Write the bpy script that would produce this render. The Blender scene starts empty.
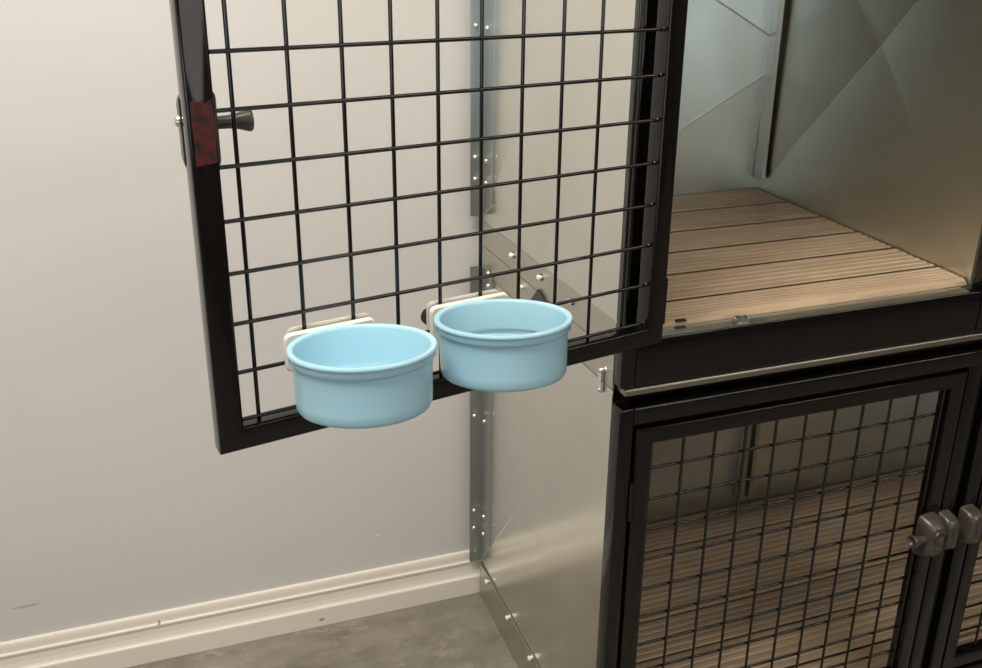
import bpy, bmesh, math, random
from mathutils import Vector, Matrix
random.seed(4)
PI = math.pi
sc = bpy.context.scene
col = sc.collection

# ------------------------------------------------------------------ helpers
def link(o):
    col.objects.link(o); return o

def empty(name, loc, rz=0.0):
    o = bpy.data.objects.new(name, None)
    o.location = loc; o.rotation_euler = (0, 0, rz); o.empty_display_size = .05
    return link(o)

def tag(o, label=None, cat=None, group=None, kind=None):
    if label: o['label'] = label
    if cat: o['category'] = cat
    if group: o['group'] = group
    if kind: o['kind'] = kind
    return o

def obj(name, bm, m, parent=None, org=(0, 0, 0), smooth=None):
    """one mesh object; verts given in a frame whose origin sits at -org of the parent's"""
    bmesh.ops.recalc_face_normals(bm, faces=bm.faces[:])
    bm.transform(Matrix.Translation(-Vector(org)))
    me = bpy.data.meshes.new(name); bm.to_mesh(me); bm.free()
    me.materials.append(m)
    if smooth is not None:
        for p in me.polygons: p.use_smooth = True
        try: me.set_sharp_from_angle(angle=math.radians(smooth))
        except Exception: pass
    o = bpy.data.objects.new(name, me); link(o)
    if parent: o.parent = parent
    return o

def box(bm, x0, x1, y0, y1, z0, z1, bev=0.0, seg=2):
    v = [bm.verts.new((x, y, z)) for z in (z0, z1) for y in (y0, y1) for x in (x0, x1)]
    fs = [bm.faces.new([v[i] for i in q]) for q in
          ((0, 2, 3, 1), (4, 5, 7, 6), (0, 1, 5, 4), (2, 6, 7, 3), (0, 4, 6, 2), (1, 3, 7, 5))]
    if bev:
        es = {e for f in fs for e in f.edges}
        bmesh.ops.bevel(bm, geom=list(es), offset=bev, segments=seg, affect='EDGES', profile=.5)

def tube(bm, a, b, r, n=10, cap=True):
    a = Vector(a); b = Vector(b); d = (b - a).normalized()
    u = d.orthogonal().normalized(); w = d.cross(u)
    R = [[bm.verts.new(c + (u * math.cos(2*PI*i/n) + w * math.sin(2*PI*i/n)) * r) for i in range(n)] for c in (a, b)]
    for i in range(n):
        j = (i+1) % n; bm.faces.new((R[0][i], R[0][j], R[1][j], R[1][i]))
    if cap:
        bm.faces.new(R[0][::-1]); bm.faces.new(R[1])

def lathe(bm, prof, org=(0, 0, 0), axis='Z', n=64, close=True):
    """revolve (r, h) pairs; r==0 makes a pole"""
    org = Vector(org)
    def P(r, h, t):
        c, s = r*math.cos(t), r*math.sin(t)
        return org + {'Z': Vector((c, s, h)), 'X': Vector((h, c, s)), 'Y': Vector((c, h, s))}[axis]
    rings = []
    for r, h in prof:
        if r < 1e-6: rings.append([bm.verts.new(P(0, h, 0))])
        else: rings.append([bm.verts.new(P(r, h, 2*PI*i/n)) for i in range(n)])
    for A, B in zip(rings, rings[1:]):
        for i in range(n):
            j = (i+1) % n
            q = [A[0] if len(A) == 1 else A[i], A[0] if len(A) == 1 else A[j],
                 B[0] if len(B) == 1 else B[j], B[0] if len(B) == 1 else B[i]]
            q2 = []
            for v in q:
                if v not in q2: q2.append(v)
            if len(q2) > 2: bm.faces.new(q2)

def prism(bm, pts, axis, a, b):
    """extrude a closed 2-D outline along an axis. axis X: pts (y,z); Y: pts (x,z); Z: pts (x,y)"""
    def P(p, h): return {'X': (h, p[0], p[1]), 'Y': (p[0], h, p[1]), 'Z': (p[0], p[1], h)}[axis]
    A = [bm.verts.new(P(p, a)) for p in pts]; B = [bm.verts.new(P(p, b)) for p in pts]
    n = len(pts)
    for i in range(n):
        j = (i+1) % n; bm.faces.new((A[i], A[j], B[j], B[i]))
    bm.faces.new(A[::-1]); bm.faces.new(B)

def rrect(x0, x1, z0, z1, r, n=5):
    out = []
    for cx, cz, a0 in ((x1-r, z1-r, 0), (x0+r, z1-r, PI/2), (x0+r, z0+r, PI), (x1-r, z0+r, 1.5*PI)):
        for i in range(n+1):
            a = a0 + PI/2*i/n; out.append((cx + r*math.cos(a), cz + r*math.sin(a)))
    return out

def frame_ring(bm, x0, x1, z0, z1, w, y0, y1, r=.003, wb=None):
    """mitred square-tube frame with softly rounded edges (four bars)"""
    wb = wb or w
    prof = []                       # cross-section: (inward, y)
    h = (y0 + y1)/2
    for cx, cy, a0 in ((1-0, y1, 0),):
        pass
    def sect():
        pts = []
        for (ci, cy, a0) in (('i', y1, 0), ('o', y1, PI/2), ('o', y0, PI), ('i', y0, 1.5*PI)):
            for k in range(4):
                a = a0 + PI/2*k/3
                pts.append((ci, (math.cos(a)), cy, math.sin(a)))
        return pts
    S = sect()
    rings = []
    for sx, sz in ((-1, -1), (1, -1), (1, 1), (-1, 1)):
        ring = []
        for ci, ca, cy, sa in S:
            inw = (w - r + r*ca) if ci == 'i' else (r + r*ca)
            inz = inw if sz > 0 else ((wb - r + r*ca) if ci == 'i' else (r + r*ca))
            y = (cy - r + r*sa) if cy == y1 else (cy + r + r*sa)
            x = x0 + inw if sx < 0 else x1 - inw
            z = z0 + inz if sz < 0 else z1 - inz
            ring.append(bm.verts.new((x, y, z)))
        rings.append(ring)
    n = len(S)
    for k in range(4):
        A, B = rings[k], rings[(k+1) % 4]
        for i in range(n):
            j = (i+1) % n; bm.faces.new((A[i], A[j], B[j], B[i]))

# ------------------------------------------------------------------ materials
def nt(name):
    m = bpy.data.materials.new(name); m.use_nodes = True
    t = m.node_tree; return m, t, t.nodes['Principled BSDF'], t.nodes, t.links

def setp(b, **k):
    for key, v in k.items():
        key = {'metal': 'Metallic', 'rough': 'Roughness', 'base': 'Base Color', 'spec': 'Specular IOR Level',
               'coat': 'Coat Weight', 'coatr': 'Coat Roughness', 'sss': 'Subsurface Weight', 'trans': 'Transmission Weight',
               'ior': 'IOR', 'aniso': 'Anisotropic'}[key]
        b.inputs[key].default_value = (*v, 1) if key == 'Base Color' else v

def noise_mix(N, L, coord, scale, c0, c1, detail=4, rough=.6, lo=.35, hi=.65, vscale=(1, 1, 1)):
    mp = N.new('ShaderNodeMapping'); mp.inputs['Scale'].default_value = vscale
    L.new(coord, mp.inputs['Vector'])
    n = N.new('ShaderNodeTexNoise'); n.inputs['Scale'].default_value = scale
    n.inputs['Detail'].default_value = detail; n.inputs['Roughness'].default_value = rough
    L.new(mp.outputs[0], n.inputs['Vector'])
    r = N.new('ShaderNodeValToRGB')
    r.color_ramp.elements[0].position = lo; r.color_ramp.elements[1].position = hi
    r.color_ramp.elements[0].color = (*c0, 1); r.color_ramp.elements[1].color = (*c1, 1)
    L.new(n.outputs['Fac'], r.inputs['Fac'])
    return r.outputs['Color'], n.outputs['Fac']

def add_bump(N, L, b, height, strength, dist=.001):
    bp = N.new('ShaderNodeBump'); bp.inputs['Strength'].default_value = strength; bp.inputs['Distance'].default_value = dist
    L.new(height, bp.inputs['Height']); L.new(bp.outputs[0], b.inputs['Normal'])

def rough_range(N, L, b, fac, lo, hi):
    mr = N.new('ShaderNodeMapRange'); mr.interpolation_type = 'SMOOTHERSTEP'; mr.inputs['From Min'].default_value = .1; mr.inputs['From Max'].default_value = .9
    mr.inputs['To Min'].default_value = lo; mr.inputs['To Max'].default_value = hi
    L.new(fac, mr.inputs['Value']); L.new(mr.outputs[0], b.inputs['Roughness'])

def box_mask(N, L, coord, c, half, soft=1.0):
    """1 inside a small box about c, used for chips and scratches with a shape of their own"""
    s = N.new('ShaderNodeVectorMath'); s.operation = 'SUBTRACT'; s.inputs[1].default_value = c
    L.new(coord, s.inputs[0])
    d = N.new('ShaderNodeVectorMath'); d.operation = 'DIVIDE'; d.inputs[1].default_value = half
    L.new(s.outputs[0], d.inputs[0])
    l = N.new('ShaderNodeVectorMath'); l.operation = 'LENGTH'; L.new(d.outputs[0], l.inputs[0])
    nz = N.new('ShaderNodeTexNoise'); nz.inputs['Scale'].default_value = 180
    L.new(coord, nz.inputs['Vector'])
    ad = N.new('ShaderNodeMath'); ad.operation = 'MULTIPLY_ADD'; ad.inputs[1].default_value = 1.6
    L.new(nz.outputs['Fac'], ad.inputs[0]); L.new(l.outputs['Value'], ad.inputs[2])
    r = N.new('ShaderNodeMapRange'); r.inputs['From Min'].default_value = 1.55; r.inputs['From Max'].default_value = 1.3
    L.new(ad.outputs[0], r.inputs['Value'])
    return r.outputs[0]

def mix(N, L, fac, a, b):
    m = N.new('ShaderNodeMix'); m.data_type = 'RGBA'
    if hasattr(fac, 'links'): L.new(fac, m.inputs[0])
    else: m.inputs[0].default_value = fac
    for s, v in ((m.inputs[6], a), (m.inputs[7], b)):
        if isinstance(v, tuple): s.default_value = (*v, 1)
        else: L.new(v, s)
    return m.outputs[2]

M = {}
def galv(name, base, r0, r1, aniso=0.0):
    m, t, b, N, L = nt(name)
    tc = N.new('ShaderNodeTexCoord')
    c, f = noise_mix(N, L, tc.outputs['Object'], 14, tuple(x*.94 for x in base), tuple(min(1, x*1.05) for x in base), 3, .55, .1, .9)
    L.new(c, b.inputs['Base Color'])
    setp(b, metal=1.0, aniso=aniso)
    c2, f2 = noise_mix(N, L, tc.outputs['Object'], 3.5, (0, 0, 0), (1, 1, 1), 2, .5)
    rough_range(N, L, b, f2, r0, r1)
    c3, f3 = noise_mix(N, L, tc.outputs['Object'], 5, (0, 0, 0), (1, 1, 1), 2, .5)
    add_bump(N, L, b, f3, .05, .002)
    return m
M['galv'] = galv('galvanised_sheet', (.79, .785, .725), .17, .24)
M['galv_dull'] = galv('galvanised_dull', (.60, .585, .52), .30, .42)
M['galv_back'] = galv('galvanised_back', (.78, .83, .80), .29, .37)
M['galv_div'] = galv('galvanised_divider', (.66, .645, .555), .29, .37)
M['lip'] = galv('dull_lip', (.33, .31, .27), .35, .45)
M['zinc'] = galv('zinc_bracket', (.52, .55, .53), .29, .37)

def black(name, base, r0, r1, sp=.35):
    m, t, b, N, L = nt(name)
    tc = N.new('ShaderNodeTexCoord')
    c, f = noise_mix(N, L, tc.outputs['Object'], 9, (0, 0, 0), (1, 1, 1), 5, .65)
    rough_range(N, L, b, f, r0, r1)
    setp(b, base=base, spec=sp)
    return m
M['black'] = black('black_gloss_paint', (.0038, .0035, .0032), .05, .12, .48)
M['wire'] = black('black_wire_paint', (.004, .0035, .0035), .07, .12, .7)
M['dark'] = black('black_plastic', (.012, .012, .012), .45, .55)
m, t, b, N, L = nt('grey_black_plastic')
tc = N.new('ShaderNodeTexCoord')
c, f = noise_mix(N, L, tc.outputs['Object'], 70, (.045, .039, .032), (.085, .073, .060), 5, .7)
L.new(c, b.inputs['Base Color']); setp(b, rough=.30); add_bump(N, L, b, f, .25, .0006)
M['latch'] = m
m, t, b, N, L = nt('bright_screw_steel'); setp(b, base=(.85, .85, .82), metal=1, rough=.22); M['screw'] = m
m, t, b, N, L = nt('white_plastic'); setp(b, base=(.82, .80, .73), rough=.35, sss=.0); M['white'] = m
m, t, b, N, L = nt('white_rivet_plastic'); setp(b, base=(.92, .92, .9), rough=.3); M['rivet'] = m
m, t, b, N, L = nt('pale_blue_plastic')
setp(b, base=(.37, .615, .735), rough=.22, spec=.4, sss=0)
b.inputs['Subsurface Radius'].default_value = (.004, .006, .008)
M['blue'] = m
m, t, b, N, L = nt('still_water'); setp(b, base=(.97, 1, 1), rough=.0, trans=1.0, ior=1.33); M['water'] = m

# floor boards
m, t, b, N, L = nt('tan_composite_board')
tc = N.new('ShaderNodeTexCoord')
c, f = noise_mix(N, L, tc.outputs['Object'], 22, (.42, .305, .20), (.54, .40, .27), 5, .65, vscale=(.25, 1.6, 1))
L.new(c, b.inputs['Base Color']); setp(b, rough=.24, spec=.5); M['board'] = m

# wall paint
m, t, b, N, L = nt('wall_paint')
tc = N.new('ShaderNodeTexCoord'); O_ = tc.outputs['Object']
c, f = noise_mix(N, L, O_, 2.2, (.645, .628, .61), (.66, .643, .625), 3, .5)
c, f2 = c, f
k1 = box_mask(N, L, O_, (-.853, .566, -.534), (.036, .05, .0035))
c = mix(N, L, k1, c, (.46, .43, .40))
k2 = box_mask(N, L, O_, (-.212, .558, -.524), (.005, .05, .005))
c = mix(N, L, k2, c, (.85, .83, .8))
L.new(c, b.inputs['Base Color']); setp(b, rough=.5, spec=.35)
c4, f4 = noise_mix(N, L, O_, 160, (0, 0, 0), (1, 1, 1), 3, .6, vscale=(1, 1, .6)); add_bump(N, L, b, f4, .05, .001)
M['wall'] = m
m, t, b, N, L = nt('unseen_wall_paint'); setp(b, base=(.16, .14, .12), rough=.5); M['wall_darkened'] = m  # unseen walls coloured dark so the black frames reflect less light
m, t, b, N, L = nt('unseen_wall_paint'); setp(b, base=(.58, .55, .51), rough=.5); M['wall_plain'] = m
m, t, b, N, L = nt('white_ceiling'); setp(b, base=(.8, .79, .77), rough=.8); M['ceil'] = m
# baseboard
m, t, b, N, L = nt('cream_gloss_trim')
tc = N.new('ShaderNodeTexCoord'); O_ = tc.outputs['Object']
k1 = box_mask(N, L, O_, (-.332, .545, -.683), (.011, .05, .005))
c = mix(N, L, k1, (.80, .745, .66), (.42, .34, .24))
k2 = box_mask(N, L, O_, (-.636, .553, -.620), (.0035, .05, .005))
c = mix(N, L, k2, c, (.35, .27, .19))
L.new(c, b.inputs['Base Color']); setp(b, rough=.32); M['trim'] = m
# room floor: mottled grey-brown vinyl
m, t, b, N, L = nt('grey_vinyl_floor')
tc = N.new('ShaderNodeTexCoord'); O_ = tc.outputs['Object']
c1, f1 = noise_mix(N, L, O_, 5, (.155, .137, .115), (.27, .243, .21), 10, .7, .36, .64, vscale=(1.2, 2.6, 1))
c2, f2 = noise_mix(N, L, O_, 26, (0, 0, 0), (1, 1, 1), 8, .78, .50, .62, vscale=(.8, 1.4, 1))
c3, f3 = noise_mix(N, L, O_, 7, (0, 0, 0), (1, 1, 1), 3, .5, .47, .58)
mm = N.new('ShaderNodeMath'); mm.operation = 'MULTIPLY'; L.new(c2, mm.inputs[0]); L.new(c3, mm.inputs[1])
ms = N.new('ShaderNodeMath'); ms.operation = 'MULTIPLY'; L.new(mm.outputs[0], ms.inputs[0]); ms.inputs[1].default_value = .85
c = mix(N, L, ms.outputs[0], c1, (.36, .325, .285))
L.new(c, b.inputs['Base Color']); rough_range(N, L, b, f2, .3, .45); add_bump(N, L, b, f2, .15, .001)
M['floor'] = m
# worn red sticker
m, t, b, N, L = nt('worn_red_tape')
tc = N.new('ShaderNodeTexCoord')
c, f = noise_mix(N, L, tc.outputs['Object'], 75, (.010, .004, .004), (.085, .010, .009), 6, .65, .38, .58)
L.new(c, b.inputs['Base Color']); rough_range(N, L, b, f, .5, .25); add_bump(N, L, b, f, .4, .001); M['red'] = m

# ------------------------------------------------------------------ room
FZ = -.698
def wy(x): return .557 - .012*x
bm = bmesh.new(); box(bm, -2.2, 3.0, -2.6, .75, FZ-.03, FZ)
tag(obj('floor', bm, M['floor']), kind='structure')
bm = bmesh.new()
prism(bm, [(-2.2, wy(-2.2)), (1.4, wy(1.4)), (3.0, wy(1.4)), (3.0, .75), (-2.2, .75)], 'Z', FZ, 1.75)
tag(obj('wall_back', bm, M['wall']), kind='structure')
for n_, b_ in (('wall_left', (-2.3, -2.2, -2.6, .60, FZ, 1.75)), ('wall_right', (3.0, 3.1, -2.6, .60, FZ, 1.75)),
               ('wall_front', (-2.3, 3.1, -2.7, -2.6, FZ, 1.75))):
    bm = bmesh.new(); box(bm, *b_); tag(obj(n_, bm, M['wall_plain'] if n_ == 'wall_left' else M['wall_darkened']), kind='structure')
bm = bmesh.new(); box(bm, -2.3, 3.1, -2.7, .75, 1.75, 1.85); tag(obj('ceiling', bm, M['ceil']), kind='structure')
bm = bmesh.new()
P = [(0, 0), (-.018, 0), (-.018, .039), (-.0172, .0415), (-.0145, .043), (-.0125, .046), (-.0105, .055), (-.0095, .066),
     (-.0095, .0705), (-.0112, .0715), (-.0118, .074), (-.0112, .0765), (-.0085, .078), (-.0078, .081), (-.0072, .089), (-.006, .0945), (-.0045, .0965), (0, .0975)]
A = [bm.verts.new((-2.2, wy(-2.2)+p[0], FZ+p[1])) for p in P]; B = [bm.verts.new((.25, wy(.25)+p[0], FZ+p[1])) for p in P]
for i in range(len(P)):
    j = (i+1) % len(P); bm.faces.new((A[i], A[j], B[j], B[i]))
bm.faces.new(A[::-1]); bm.faces.new(B)
tag(obj('baseboard_back', bm, M['trim']), kind='structure')

# ------------------------------------------------------------------ shared cage pieces
WID, DEP = 1.252, .535
def pyramid_panel(plane, h0, h1, v0, v1, pos, bulge, thick):
    """sheet panel cross-broken into four facets. plane 'X': spans Y (h) and Z (v); 'Y': spans X and Z"""
    bm = bmesh.new()
    def P(h, v, d): return (pos+d, h, v) if plane == 'X' else (h, pos+d, v)
    for off, bl in ((0, bulge), (thick, bulge)):
        c = [bm.verts.new(P(h, v, off)) for h, v in ((h0, v0), (h1, v0), (h1, v1), (h0, v1))]
        m_ = bm.verts.new(P((h0+h1)/2, (v0+v1)/2, off+bl))
        for i in range(4): bm.faces.new((c[i], c[(i+1) % 4], m_))
        if off == 0: c0 = c
    for i in range(4):
        j = (i+1) % 4; bm.faces.new((c0[i], c0[j], c[j], c[i]))
    # pressed crease: a low rounded rib along each diagonal, standing on the seen side
    out = -1
    mh, mv = (h0+h1)/2, (v0+v1)/2
    for h, v in ((h0, v0), (h1, v0), (h1, v1), (h0, v1)):
        d = Vector((mh-h, mv-v)); n_ = Vector((-d.y, d.x)).normalized()*.0026
        A = [bm.verts.new(P(h+n_.x*k, v+n_.y*k, q)) for k, q in ((1, .0002), (0, out*.0003), (-1, .0002))]
        B = [bm.verts.new(P(mh+n_.x*k, mv+n_.y*k, q+bulge)) for k, q in ((1, .0002), (0, out*.0003), (-1, .0002))]
        for a_ in (0, 1): bm.faces.new((A[a_], A[a_+1], B[a_+1], B[a_]))
    return bm

def rivet_bm(y, z, x):
    bm = bmesh.new()
    lathe(bm, [(0, -.0085), (.0028, -.0082), (.0046, -.0066), (.0048, -.005), (.0036, -.003), (.0034, 0), (.006, .0), (.006, .001), (0, .001)], (x, y, z), 'X', 20)
    return bm

def screw_bm(p, axis, r=.0045, h=.003):
    bm = bmesh.new()
    lathe(bm, [(0, -h), (r*.6, -h*.9), (r, -h*.35), (r, .0005), (0, .0005)], p, axis, 16)
    return bm

def wire_grid(W, xs, zs, r=.0021, tv=.0105, th=.0147):
    bm = bmesh.new()
    for x in xs: tube(bm, (x, tv, .012), (x, tv, 1), r, 8)
    for z in zs: tube(bm, (.010, th, z), (W-.010, th, z), r, 8)
    return bm

HD = .589
def make_door(name, W, xs, zs, parent, side=1, sticker=False, w=.0245, lat=(-.043, -.011)):
    """closed-door frame: s=0 hinge edge -> W, t=0 outer face -> .025, z from door bottom. side=-1 mirrors."""
    T = .025
    def mir(bm):
        if side < 0: bm.transform(Matrix.Scale(-1, 4, Vector((1, 0, 0))))
        return bm
    bm = bmesh.new(); frame_ring(bm, 0, W, 0, HD, w, 0, T, .0030, wb=.0225)
    root = obj(name, mir(bm), M['black'], parent, smooth=40)
    bm = bmesh.new()
    for x in xs: tube(bm, (x, .0105, .011), (x, .0105, HD-.011), .0021, 10)
    for z in zs: tube(bm, (.011, .0147, z), (W-.011, .0147, z), .0021, 10)
    obj('wire_mesh', mir(bm), M['wire'], root, smooth=60)
    bm = bmesh.new()
    for z in zs:
        for x in (w, W-w):
            bmesh.ops.create_uvsphere(bm, u_segments=8, v_segments=6, radius=.003, matrix=Matrix.Translation((x, .0147, z)))
    o = obj('weld_bead', mir(bm), M['wire'], root, smooth=60); o['kind'] = 'stuff'
    # hinges: leaf on the hinge edge plus knuckle
    for zc in (.48, .035+.018):
        bm = bmesh.new()
        box(bm, -.005, .001, .002, .021, zc-.030, zc+.030, .0008)
        tube(bm, (-.0025, .000, zc-.030), (-.0025, .000, zc+.030), .0034, 12)
        obj('hinge', mir(bm), M['black'], root, smooth=40)
    # latch near the free edge
    bm = bmesh.new()
    s0, s1 = W+lat[0], W+lat[1]
    secs = [(0, s0-.001, s1+.004, .272, .347, .010), (-.012, s0, s1+.0035, .274, .345, .012), (-.022, s0+.003, s1, .279, .341, .013), (-.028, s0+.005, s1-.003, .286, .336, .0095)]
    rings = [[bm.verts.new((x, t_, z)) for x, z in rrect(a, b_, c_, d_, r_, 5)] for t_, a, b_, c_, d_, r_ in secs]
    for A, B in zip(rings, rings[1:]):
        n = len(A)
        for i in range(n): bm.faces.new((A[i], A[(i+1) % n], B[(i+1) % n], B[i]))
    bm.faces.new(rings[0][::-1]); bm.faces.new(rings[-1])
    # raised round boss, ridge on the face
    lathe(bm, [(.0, -.0288), (.0070, -.0288), (.0075, -.0312), (.0088, -.0312), (.0098, -.0290), (.0098, -.026)], ((s0+s1)/2, 0, .322), 'Y', 24)
    lathe(bm, [(.0, -.0300), (.0028, -.0296), (.0032, -.027)], ((s0+s1)/2+.003, 0, .296), 'Y', 12)
    obj('latch', mir(bm), M['latch'], root, smooth=35)
    bm = bmesh.new()
    prof = [(.0060, 0), (.0062, -.012), (.0070, -.018), (.0086, -.024), (.0102, -.029), (.0107, -.0315), (.0100, -.033), (.0074, -.0315), (.005, -.026), (0, -.025)]
    lathe(bm, prof, (W-.0335 if sticker else s0+.0085, -.016, .3125), 'X', 28)
    obj('latch_pin', mir(bm), M['latch'], root, smooth=50)
    bm = bmesh.new()
    if sticker: lathe(bm, [(0, .0032), (.0025, .003), (.0045, .0018), (.0052, 0), (.0052, -.002)], (s1+.0045, -.008, .318), 'X', 20)
    if sticker: obj('latch_screw', mir(bm), M['screw'], root, smooth=50)
    else: bm.free()
    if sticker:
        bm = bmesh.new()
        random.seed(11)
        pts = [(W-.0225, .285), (W-.0035, .283), (W-.0040, .300), (W-.0035, .318)]
        top = [(W-.0035-.019*k/9, .338+random.uniform(-.0035, .004)) for k in range(10)]
        pts += top + [(W-.0232, .312), (W-.0222, .300)]
        prism(bm, pts, 'Y', T-.0004, T+.0007)
        o = obj('tape_patch', mir(bm), M['red'], root); o['label'] = 'worn dark red tape patch'
    return root

def keeper(x0, x1, parent, org, zb):
    bm = bmesh.new()
    secs = [(.0005, x0, x1, zb+.281, zb+.345, .008), (-.012, x0, x1, zb+.282, zb+.343, .009), (-.022, x0+.001, x1-.002, zb+.286, zb+.339, .009), (-.027, x0+.004, x1-.006, zb+.291, zb+.334, .008)]
    rings = [[bm.verts.new((x, t_, z)) for x, z in rrect(a, b_, c_, d_, r_, 5)] for t_, a, b_, c_, d_, r_ in secs]
    for A, B in zip(rings, rings[1:]):
        n = len(A)
        for i in range(n): bm.faces.new((A[i], A[(i+1) % n], B[(i+1) % n], B[i]))
    bm.faces.new(rings[0][::-1]); bm.faces.new(rings[-1])
    xc = (x0+x1)/2
    box(bm, xc-.004, xc+.003, -.0285, -.025, zb+.305, zb+.338, .0012)
    lathe(bm, [(0, -.0295), (.0026, -.029), (.003, -.026)], (xc, 0, zb+.294), 'Y', 12)
    return obj('latch_keeper', bm, M['latch'], parent, org, smooth=35)

def floor_board_bm(x0, x1, yf, yb, zf, zb, nose=False, skew=0.0):
    """one ribbed board; top follows the slope from (yf,zf) to (yb,zb)"""
    L_ = yb - yf; th = .016
    top = []
    n = 6; g = .0021
    for k in range(n):
        a = k/n; b_ = (k+1)/n
        for s, d in ((a+.10/n, -.0014), (a+.26/n, 0), (b_-.26/n, 0), (b_-.10/n, -.0014)):
            top.append((s, d))
    pts = []
    def z_(s): return zf + (zb-zf)*s
    y0, y1 = yf+g, yb-g
    if nose: pts += [(y0-.004, z_(0)-.016), (y0-.006, z_(0)-.009), (y0-.004, z_(0)-.0035), (y0+.001, z_(0)-.001)]
    else: pts += [(y0+.006, z_(0)-.012), (y0+.006, z_(0)-.0030), (y0+.0003, z_(0)-.0014), (y0, z_(0)-.0006)]
    for s, d in top: pts.append((y0+(y1-y0)*s, z_(s)+d))
    pts += [(y1-.0005, z_(1)-.0012), (y1, z_(1)-.003), (y1, z_(1)-th), (y0+(.001 if nose else .006), z_(0)-th)]
    bm = bmesh.new(); prism(bm, pts, 'X', x0, x1)
    if skew:
        for v in bm.verts:
            if v.co.x > x1-.001: v.co.x += (.535-v.co.y)*skew
    return bm

def board_floor(name, x0, x1, seams, zfun, label, group, skew=0.0):
    zc = zfun(.27)
    org = (x0, seams[0], zfun(seams[0])-.016)
    t = empty(name, org); tag(t, label, 'floor boards', group, 'thing')
    for k, (a, b_) in enumerate(zip(seams, seams[1:])):
        bd = obj('board', floor_board_bm(x0, x1, a, b_, zfun(a), zfun(b_), nose=(k == 0), skew=skew), M['board'], t, org)
        if k == 0 and skew:
            bm = bmesh.new(); box(bm, .091, .107, a-.0050, a+.002, zfun(a)-.0048, zfun(a)-.0022, .0006, 1)
            obj('drain_slot', bm, M['dark'], bd, org)
    return t

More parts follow.
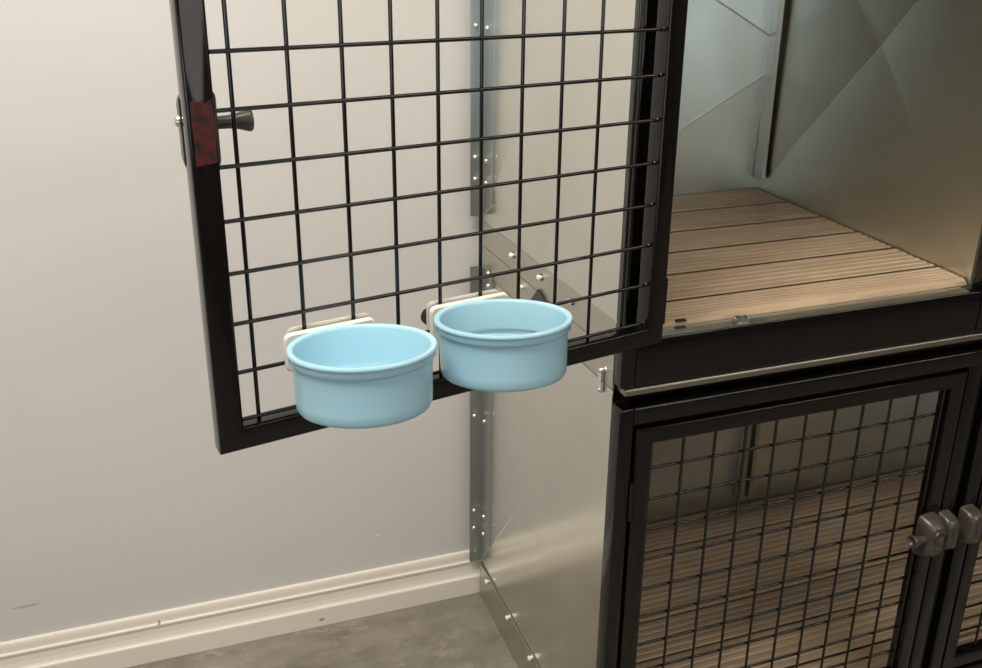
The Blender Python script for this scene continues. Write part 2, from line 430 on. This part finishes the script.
def cage(name, z0, label, upper):
    """module with base plane z0; returns the root and the base offset"""
    org = (0, 0, z0)
    t = empty(name, org); tag(t, label, 'cage')
    H = (.7125 if upper else .698)
    zt = z0 + H
    rail_t = .0965-.017 if upper else .066      # bottom rail height over base
    B_ = M['black']
    def part(n, bm, m, smooth=None): return obj(n, bm, m, t, org, smooth)
    # front frame
    def bar(n, *a):
        bm = bmesh.new(); box(bm, *a, .0035, 4); return part(n, bm, B_, 40)
    FD = .027
    zb = z0 + (.011 if upper else .0)
    fy = .004 if upper else 0.0
    bar('corner_post', 0, .021, fy, FD, zb, zt)
    bar('corner_post', WID-.021, WID, fy, FD, zb, zt)
    mL = (.589, .6155) if upper else (.5905, .6155)
    bar('middle_post', mL[0], mL[1], .0004, FD, zb+.002, zt-.002)
    bar('middle_post', .637, .662, .0004, FD, zb+.002, zt-.002)
    bm = bmesh.new(); box(bm, .610, .640, .016, .024, zb+.002, zt-.002); part('channel_strip', bm, M['dark'])
    bar('bottom_rail', .0205, WID-.0205, fy+.0002, FD, zb, z0+rail_t)
    bar('top_rail', .0205, WID-.0205, .0002, FD, zt-.0255, zt)
    # sheet panels
    zs = z0 + (.097 if upper else .083)
    part('side_panel', pyramid_panel('X', FD, DEP, zs, zt-.001 if upper else z0+.7148, .0008, -.012, .0012), M['galv'])
    part('side_panel', pyramid_panel('X', FD, DEP, zs, zt-.001, WID-.002, .008, .0012), M['galv'])
    bp = part('back_panel', pyramid_panel('Y', .004, WID-.004, z0+.03, zt-.001, DEP, -.010, .0012), M['galv_back'])
    bm = bmesh.new(); box(bm, .004, WID-.004, FD, DEP, zt-.004, zt-.0015); part('roof_panel', bm, M['galv_dull'])
    bm = bmesh.new(); box(bm, .004, WID-.004, FD, DEP-.002, z0+.020, z0+.022); part('tray', bm, M['galv_dull'])
    # base strips on the left side
    if upper:
        bm = bmesh.new(); box(bm, .0003, .003, FD, DEP, z0+.0505, zs-.0006, .0003, 1); bs = part('base_strip', bm, M['galv_dull'])
        bm = bmesh.new(); box(bm, .0000, .003, FD, DEP, z0+.0015, z0+.0495, .0003, 1); part('base_strip', bm, M['galv_dull'])
        for y in (.385, .268, .158): obj('rivet', rivet_bm(y, z0+.0785, .0003), M['rivet'], bs, org, 50)
        obj('rivet', rivet_bm(.345, z0+.036, .0003), M['rivet'], bs, org, 50)
        bm = bmesh.new()
        prism(bm, [(.250, z0+.020), (.305, z0+.020), (.300, z0+.030), (.274, z0+.057), (.243, z0+.046)], 'X', -.004, .001)
        part('black_wedge', bm, M['wire'])  # black wedge standing out from the side strip
        # galvanised lip along the bottom of the front
        bm = bmesh.new(); box(bm, .006, WID-.006, .0025, FD, z0+.0, z0+.0108, .003, 3); part('front_lip', bm, M['lip'], 40)
        bm = bmesh.new(); box(bm, .022, .566, .0268, .033, z0+.060, z0+.0815, .0006, 1); part('tray_lip', bm, M['galv'])
        bm = bmesh.new(); box(bm, .022, .566, .006, .0262, z0+rail_t-.0004, z0+rail_t+.0012); part('gutter_strip', bm, M['galv'])
    else:
        bm = bmesh.new(); box(bm, -.0022, .003, .028, DEP, z0+.0008, zs-.004, .0003, 1); bs = part('base_strip', bm, M['galv_dull'])
        for y, z in ((.482, .071), (.366, .0755), (.256, .0755), (.14, .0755)): obj('rivet', rivet_bm(y, z0+z, -.0022), M['rivet'], bs, org, 50)
    # zinc angle up the back corner
    lo, hi = (.1075, H-.01) if upper else (.085, H+.029)
    bm = bmesh.new()
    box(bm, -.025, .0008, .5335, .5352, z0+lo, z0+hi)
    a = [(.5352, z0+lo), (.478, z0+lo+(.036 if upper else .068)), (.478, z0+hi), (.5352, z0+hi)]
    prism(bm, a, 'X', -.0036, .001)
    ang = part('corner_angle', bm, M['zinc'])
    rows = (.437, .214, .175) if upper else (.421, .207, .166)
    for k, r_ in enumerate(rows):
        obj('screw', screw_bm((-.016, .5335, z0+r_), 'Y', .0042, .0035), M['screw'], ang, org, 50)
        obj('screw', screw_bm((-.0035, .512, z0+r_-.003), 'X', .0042, .0035), M['screw'], ang, org, 50)
    if not upper:
        for r_ in (.724, .700): obj('screw', screw_bm((-.0035, .497, z0+r_), 'X', .0055, .004), M['screw'], ang, org, 50)
    # divider track on the back wall
    bm = bmesh.new()
    x0 = .562 if upper else .600
    lo_ = .137 if upper else .118
    for a_, b_ in ((x0, x0+.010), (x0+.0215, x0+.0315)):
        box(bm, a_, b_, .506, .530, z0+lo_, zt-.006, .0008, 1)
    box(bm, x0, x0+.0315, .528, .5305, z0+lo_, zt-.006)
    tr = part('divider_track', bm, M['galv_dull'] if upper else M['zinc'])
    if not upper: obj('screw', screw_bm((x0+.027, .506, z0+.175), 'Y', .003, .002), M['screw'], tr, org, 50)
    # latch keepers
    zd = (.1067 if upper else -.622)
    if upper: keeper(.590, .612, t, org, zd)
    else: keeper(.5815, .6075, t, org, zd)
    keeper(.627, .657, t, org, zd)
    return t

Z1, Z2 = -.698, .017
lower = cage('kennel_cage', Z1, 'galvanised steel kennel cage at the bottom with its black wire doors shut', False)
upper = cage('kennel_cage', Z2, 'galvanised steel kennel cage on top with its black wire door swung wide open', True)

# lower doors
zs = [.014+.0503*k for k in range(1, 12)]
xs = [.0300+.0503*k for k in range(0, 11)]
d = make_door('cage_door', .561, xs, zs, lower); d.location = (.026, .0, -.622-Z1)
d = make_door('cage_door', .561, xs, zs, lower, side=-1); d.location = (WID-.026, .0, -.622-Z1)
# upper left door, swung open through about 169 degrees
PHI = .18887
d = make_door('cage_door', .552, [.056+.05*k+(0, 0, 0, 0, -.001, -.0015, -.002, -.0022, 0, .0025)[k] for k in range(0, 10)], [.028+.05*k for k in range(0, 11)], upper, sticker=True, lat=(-.031, -.0035))
d.location = (.0287, -.0089, .1067-Z2); d.rotation_euler = (0, 0, PHI+PI)
d['label'] = 'black wire mesh door standing open'
d = make_door('cage_door', .561, xs, zs, upper, side=-1); d.location = (WID-.026, .0, .1067-Z2)

# ribbed board floors
zu = lambda y: .1045 + .048*y
# divider between the two upper compartments
bm = pyramid_panel('X', .028, .534, .121, .722, .5755, .012, .0015)
for v in bm.verts:
    v.co.x += (v.co.z-.121)*.010
    v.co.x += (.535-v.co.y)*.024
    if v.co.z < .2: v.co.z = zu(v.co.y)-.006
tag(obj('divider_panel', bm, M['galv_div'], None), 'galvanised divider sheet standing upright at the right side of the tan boarded floor', 'divider panel')

board_floor('board_floor', .006, .5720, [.034, .088, .175, .258, .345, .438, .533], zu,
            'tan ribbed board floor lying in the open upper cage', None, .024)
zl = lambda y: -.630 + .0415*y
board_floor('board_floor', .006, WID-.006, [.010, .096, .185, .270, .353, .447, .533], zl,
            'tan ribbed board floor in shade behind the shut lower wire doors', None)
# small clip in the gutter in front of the boards
bm = bmesh.new()
box(bm, .172, .179, .008, .020, .0975, .1045, .0008, 2)
box(bm, .187, .190, .008, .020, .0975, .1045, .0006, 1); box(bm, .172, .190, .017, .020, .0975, .1045, .0006, 1)
box(bm, .172, .190, .008, .020, .0972, .0985)
tag(obj('tray_clip', bm, M['zinc']), 'small steel clip at the front edge of the tan boards', 'clip')

# link clip joining the two cages
t = empty('joining_clip', (-.0022, .055, .020)); tag(t, 'small steel link clip joining upper and lower cage sides near the front', 'clip')
bm = bmesh.new()
prism(bm, [(y*.92, z) for y, z in rrect(-.0045, .0045, -.019, .019, .0045, 5)], 'X', -.0022, .0015)
obj('link_plate', bm, M['screw'], t, (0, 0, 0), 40)
for z in (-.0145, .0145):
    obj('screw', screw_bm((-.0022, 0, z), 'X', .0032, .002), M['screw'], t, (0, 0, 0), 50)

# ------------------------------------------------------------------ bowls clamped to the open door
Hn = Vector((-.07395, -.04172, .13465))
dx = Vector((math.cos(PHI), math.sin(PHI), 0)); nn = Vector((math.sin(PHI), -math.cos(PHI), 0))
RB = .0686
def bowl(s, zrim, label, kx=0, fx=-.0495, bx=-.0415):
    """local frame: x along the door to the right, y into the door, z up; origin under the bowl"""
    base = Hn + dx*s + nn*(RB+.017) + Vector((0, 0, zrim-.0600))
    t = empty('hanging_bowl', base, PHI); tag(t, label, 'bowl', 'pale blue bowls on the open door')
    prof = [(r_*RB/.0672, h_) for r_, h_ in [(0, -.0590), (.051, -.0590), (.0562, -.0585), (.0602, -.0567), (.0616, -.0535), (.0620, -.046), (.0627, -.0130), (.0629, -.0112),
            (.0652, -.0108), (.0657, -.0100), (.0659, -.0062), (.0664, -.0044), (.0672, -.0038), (.0674, -.0024), (.0671, -.0010), (.0664, 0.0), (.0626, 0.0), (.0615, -.0009),
            (.0609, -.003), (.0597, -.036), (.0588, -.0415), (.0560, -.0455), (.0520, -.0475), (.046, -.0482), (.0445, -.0500), (0, -.0500)]]
    bm = bmesh.new(); lathe(bm, prof, (0, 0, .0590), 'Z', 96)
    tilt = Matrix.Translation((0, 0, .0590)) @ Matrix.Rotation(math.radians(2.2), 4, 'Y') @ Matrix.Rotation(math.radians(-6.0), 4, 'X') @ Matrix.Translation((0, 0, -.0590))
    bm.transform(tilt)
    b = obj('bowl', bm, M['blue'], t, (0, 0, 0), 50)
    yw = RB+.017                       # wire plane
    br = bmesh.new()
    def plate(x0, x1, z0, z1, y0, y1, r):
        pts = rrect(x0, x1, z0, z1, r, 6)
        ins = rrect(x0+.0018, x1-.0018, z0+.0018, z1-.0018, max(r-.0018, .001), 6)
        rs = [[br.verts.new((x, y, z)) for x, z in q] for y, q in ((y0, ins), (y0+.0018, pts), (y1-.0018, pts), (y1, ins))]
        n = len(pts)
        for A, B in zip(rs, rs[1:]):
            for i in range(n): br.faces.new((A[i], A[(i+1) % n], B[(i+1) % n], B[i]))
        br.faces.new(rs[0][::-1]); br.faces.new(rs[-1])
    zc = .0600
    plate(fx, fx+.0955, zc-.050, zc-.010, yw-.0115, yw-.0050, .007)       # plate on the bowl side of the wires
    box(br, -.022, .022, RB-.0025, yw-.008, zc-.034, zc-.012, .001, 1)       # neck to the bowl
    obj('bracket', br, M['white'], t, (0, 0, 0), 40)
    br = bmesh.new()
    plate(bx, bx+.0900, zc-.050, zc-.0110, yw+.0036, yw+.0100, .007)
    cp = obj('clamp_plate', br, M['white'], t, (0, 0, 0), 40)
    bm = bmesh.new()
    lathe(bm, [(0, .000), (.009, .000), (.010, .004), (.010, .012), (.007, .014), (0, .014)], (kx, yw+.0100, zc-.033), 'Y', 20)
    obj('clamp_knob', bm, M['dark'], cp, (0, 0, 0), 40)
    return t, tilt, base
t1, tl, b1 = bowl(-.3245, .0928, 'empty pale blue plastic bowl clamped low on the open wire door, the left one')
t2, tl, b2 = bowl(-.1738, .0906, 'pale blue plastic bowl holding water, clamped nearer the hinge of the open door', -.0275, -.0415, -.0375)
# water in the second bowl
bm = bmesh.new()
lathe(bm, [(0, .0061), (.0440, .0061), (.0460, .0078), (.0520, .0086), (.0558, .0105), (.0584, .0145), (.0597, .0215), (.0600, .0250), (0, .0250)], (0, 0, .0035), 'Z', 96)
bm.transform(tl)
w = obj('water', bm, M['water'], None, (0, 0, 0), 50)
w.location = b2; w.rotation_euler = (0, 0, PHI)
tag(w, 'clear water lying in the right-hand pale blue bowl', 'water')

# ------------------------------------------------------------------ light
def area(name, loc, target, sx, sy, power, c):
    l = bpy.data.lights.new(name, 'AREA'); l.shape = 'RECTANGLE'; l.size = sx; l.size_y = sy; l.energy = power; l.color = c
    o = link(bpy.data.objects.new(name, l)); o.location = loc
    o.rotation_euler = (Vector(target)-Vector(loc)).to_track_quat('-Z', 'Y').to_euler(); return o
area('ceiling_panel', (-.80, -.42, 1.74), (-.80, -.42, 0), 1.2, .6, 45, (1, .932, .82))
area('ceiling_panel', (1.75, -1.55, 1.74), (1.75, -1.55, 0), 2.3, .16, 28, (1, .94, .85))
area('rear_fill_light', (.55, -2.58, .68), (.55, 0, .68), 1.3, .75, 6, (1, .95, .88))  # added warm area light for the open stile's reflection, no window behind it
area('rear_fill_light', (-1.6, -2.58, .45), (-1.6, 0, .45), 1.1, .8, 9.5, (.74, .88, 1.0))  # added cool area light, not a window; brightens back panel and lower wall
w = bpy.data.worlds.new('room_light'); sc.world = w; w.use_nodes = True
bg = w.node_tree.nodes['Background']; bg.inputs[0].default_value = (.95, .97, 1.0, 1); bg.inputs[1].default_value = .30

# ------------------------------------------------------------------ camera
f, pi_, ro, ya, cx, cy, cz, ppx, ppy = 893.2706, .331904, -.004278, .312609, -.52630955, -.92489911, .55642012, -36.3623, -64.8239
fw = Vector((math.sin(ya)*math.cos(pi_), math.cos(ya)*math.cos(pi_), -math.sin(pi_)))
r = Vector((math.cos(ya), -math.sin(ya), 0)); u = r.cross(fw)
X = r*math.cos(ro) + u*math.sin(ro); Y = u*math.cos(ro) - r*math.sin(ro)
cam = bpy.data.cameras.new('camera'); co = link(bpy.data.objects.new('camera', cam))
Mx = Matrix((X, Y, -fw)).transposed().to_4x4(); Mx.translation = (cx, cy, cz); co.matrix_world = Mx
cam.sensor_width = 36; cam.lens = f/982*36; cam.shift_x = -ppx/982; cam.shift_y = ppy/982
cam.clip_start = .02
sc.camera = co
sc.view_settings.view_transform = 'Standard'; sc.view_settings.look = 'None'
sc.view_settings.gamma = 1; sc.view_settings.use_curve_mapping = False; sc.view_settings.exposure = 0.0
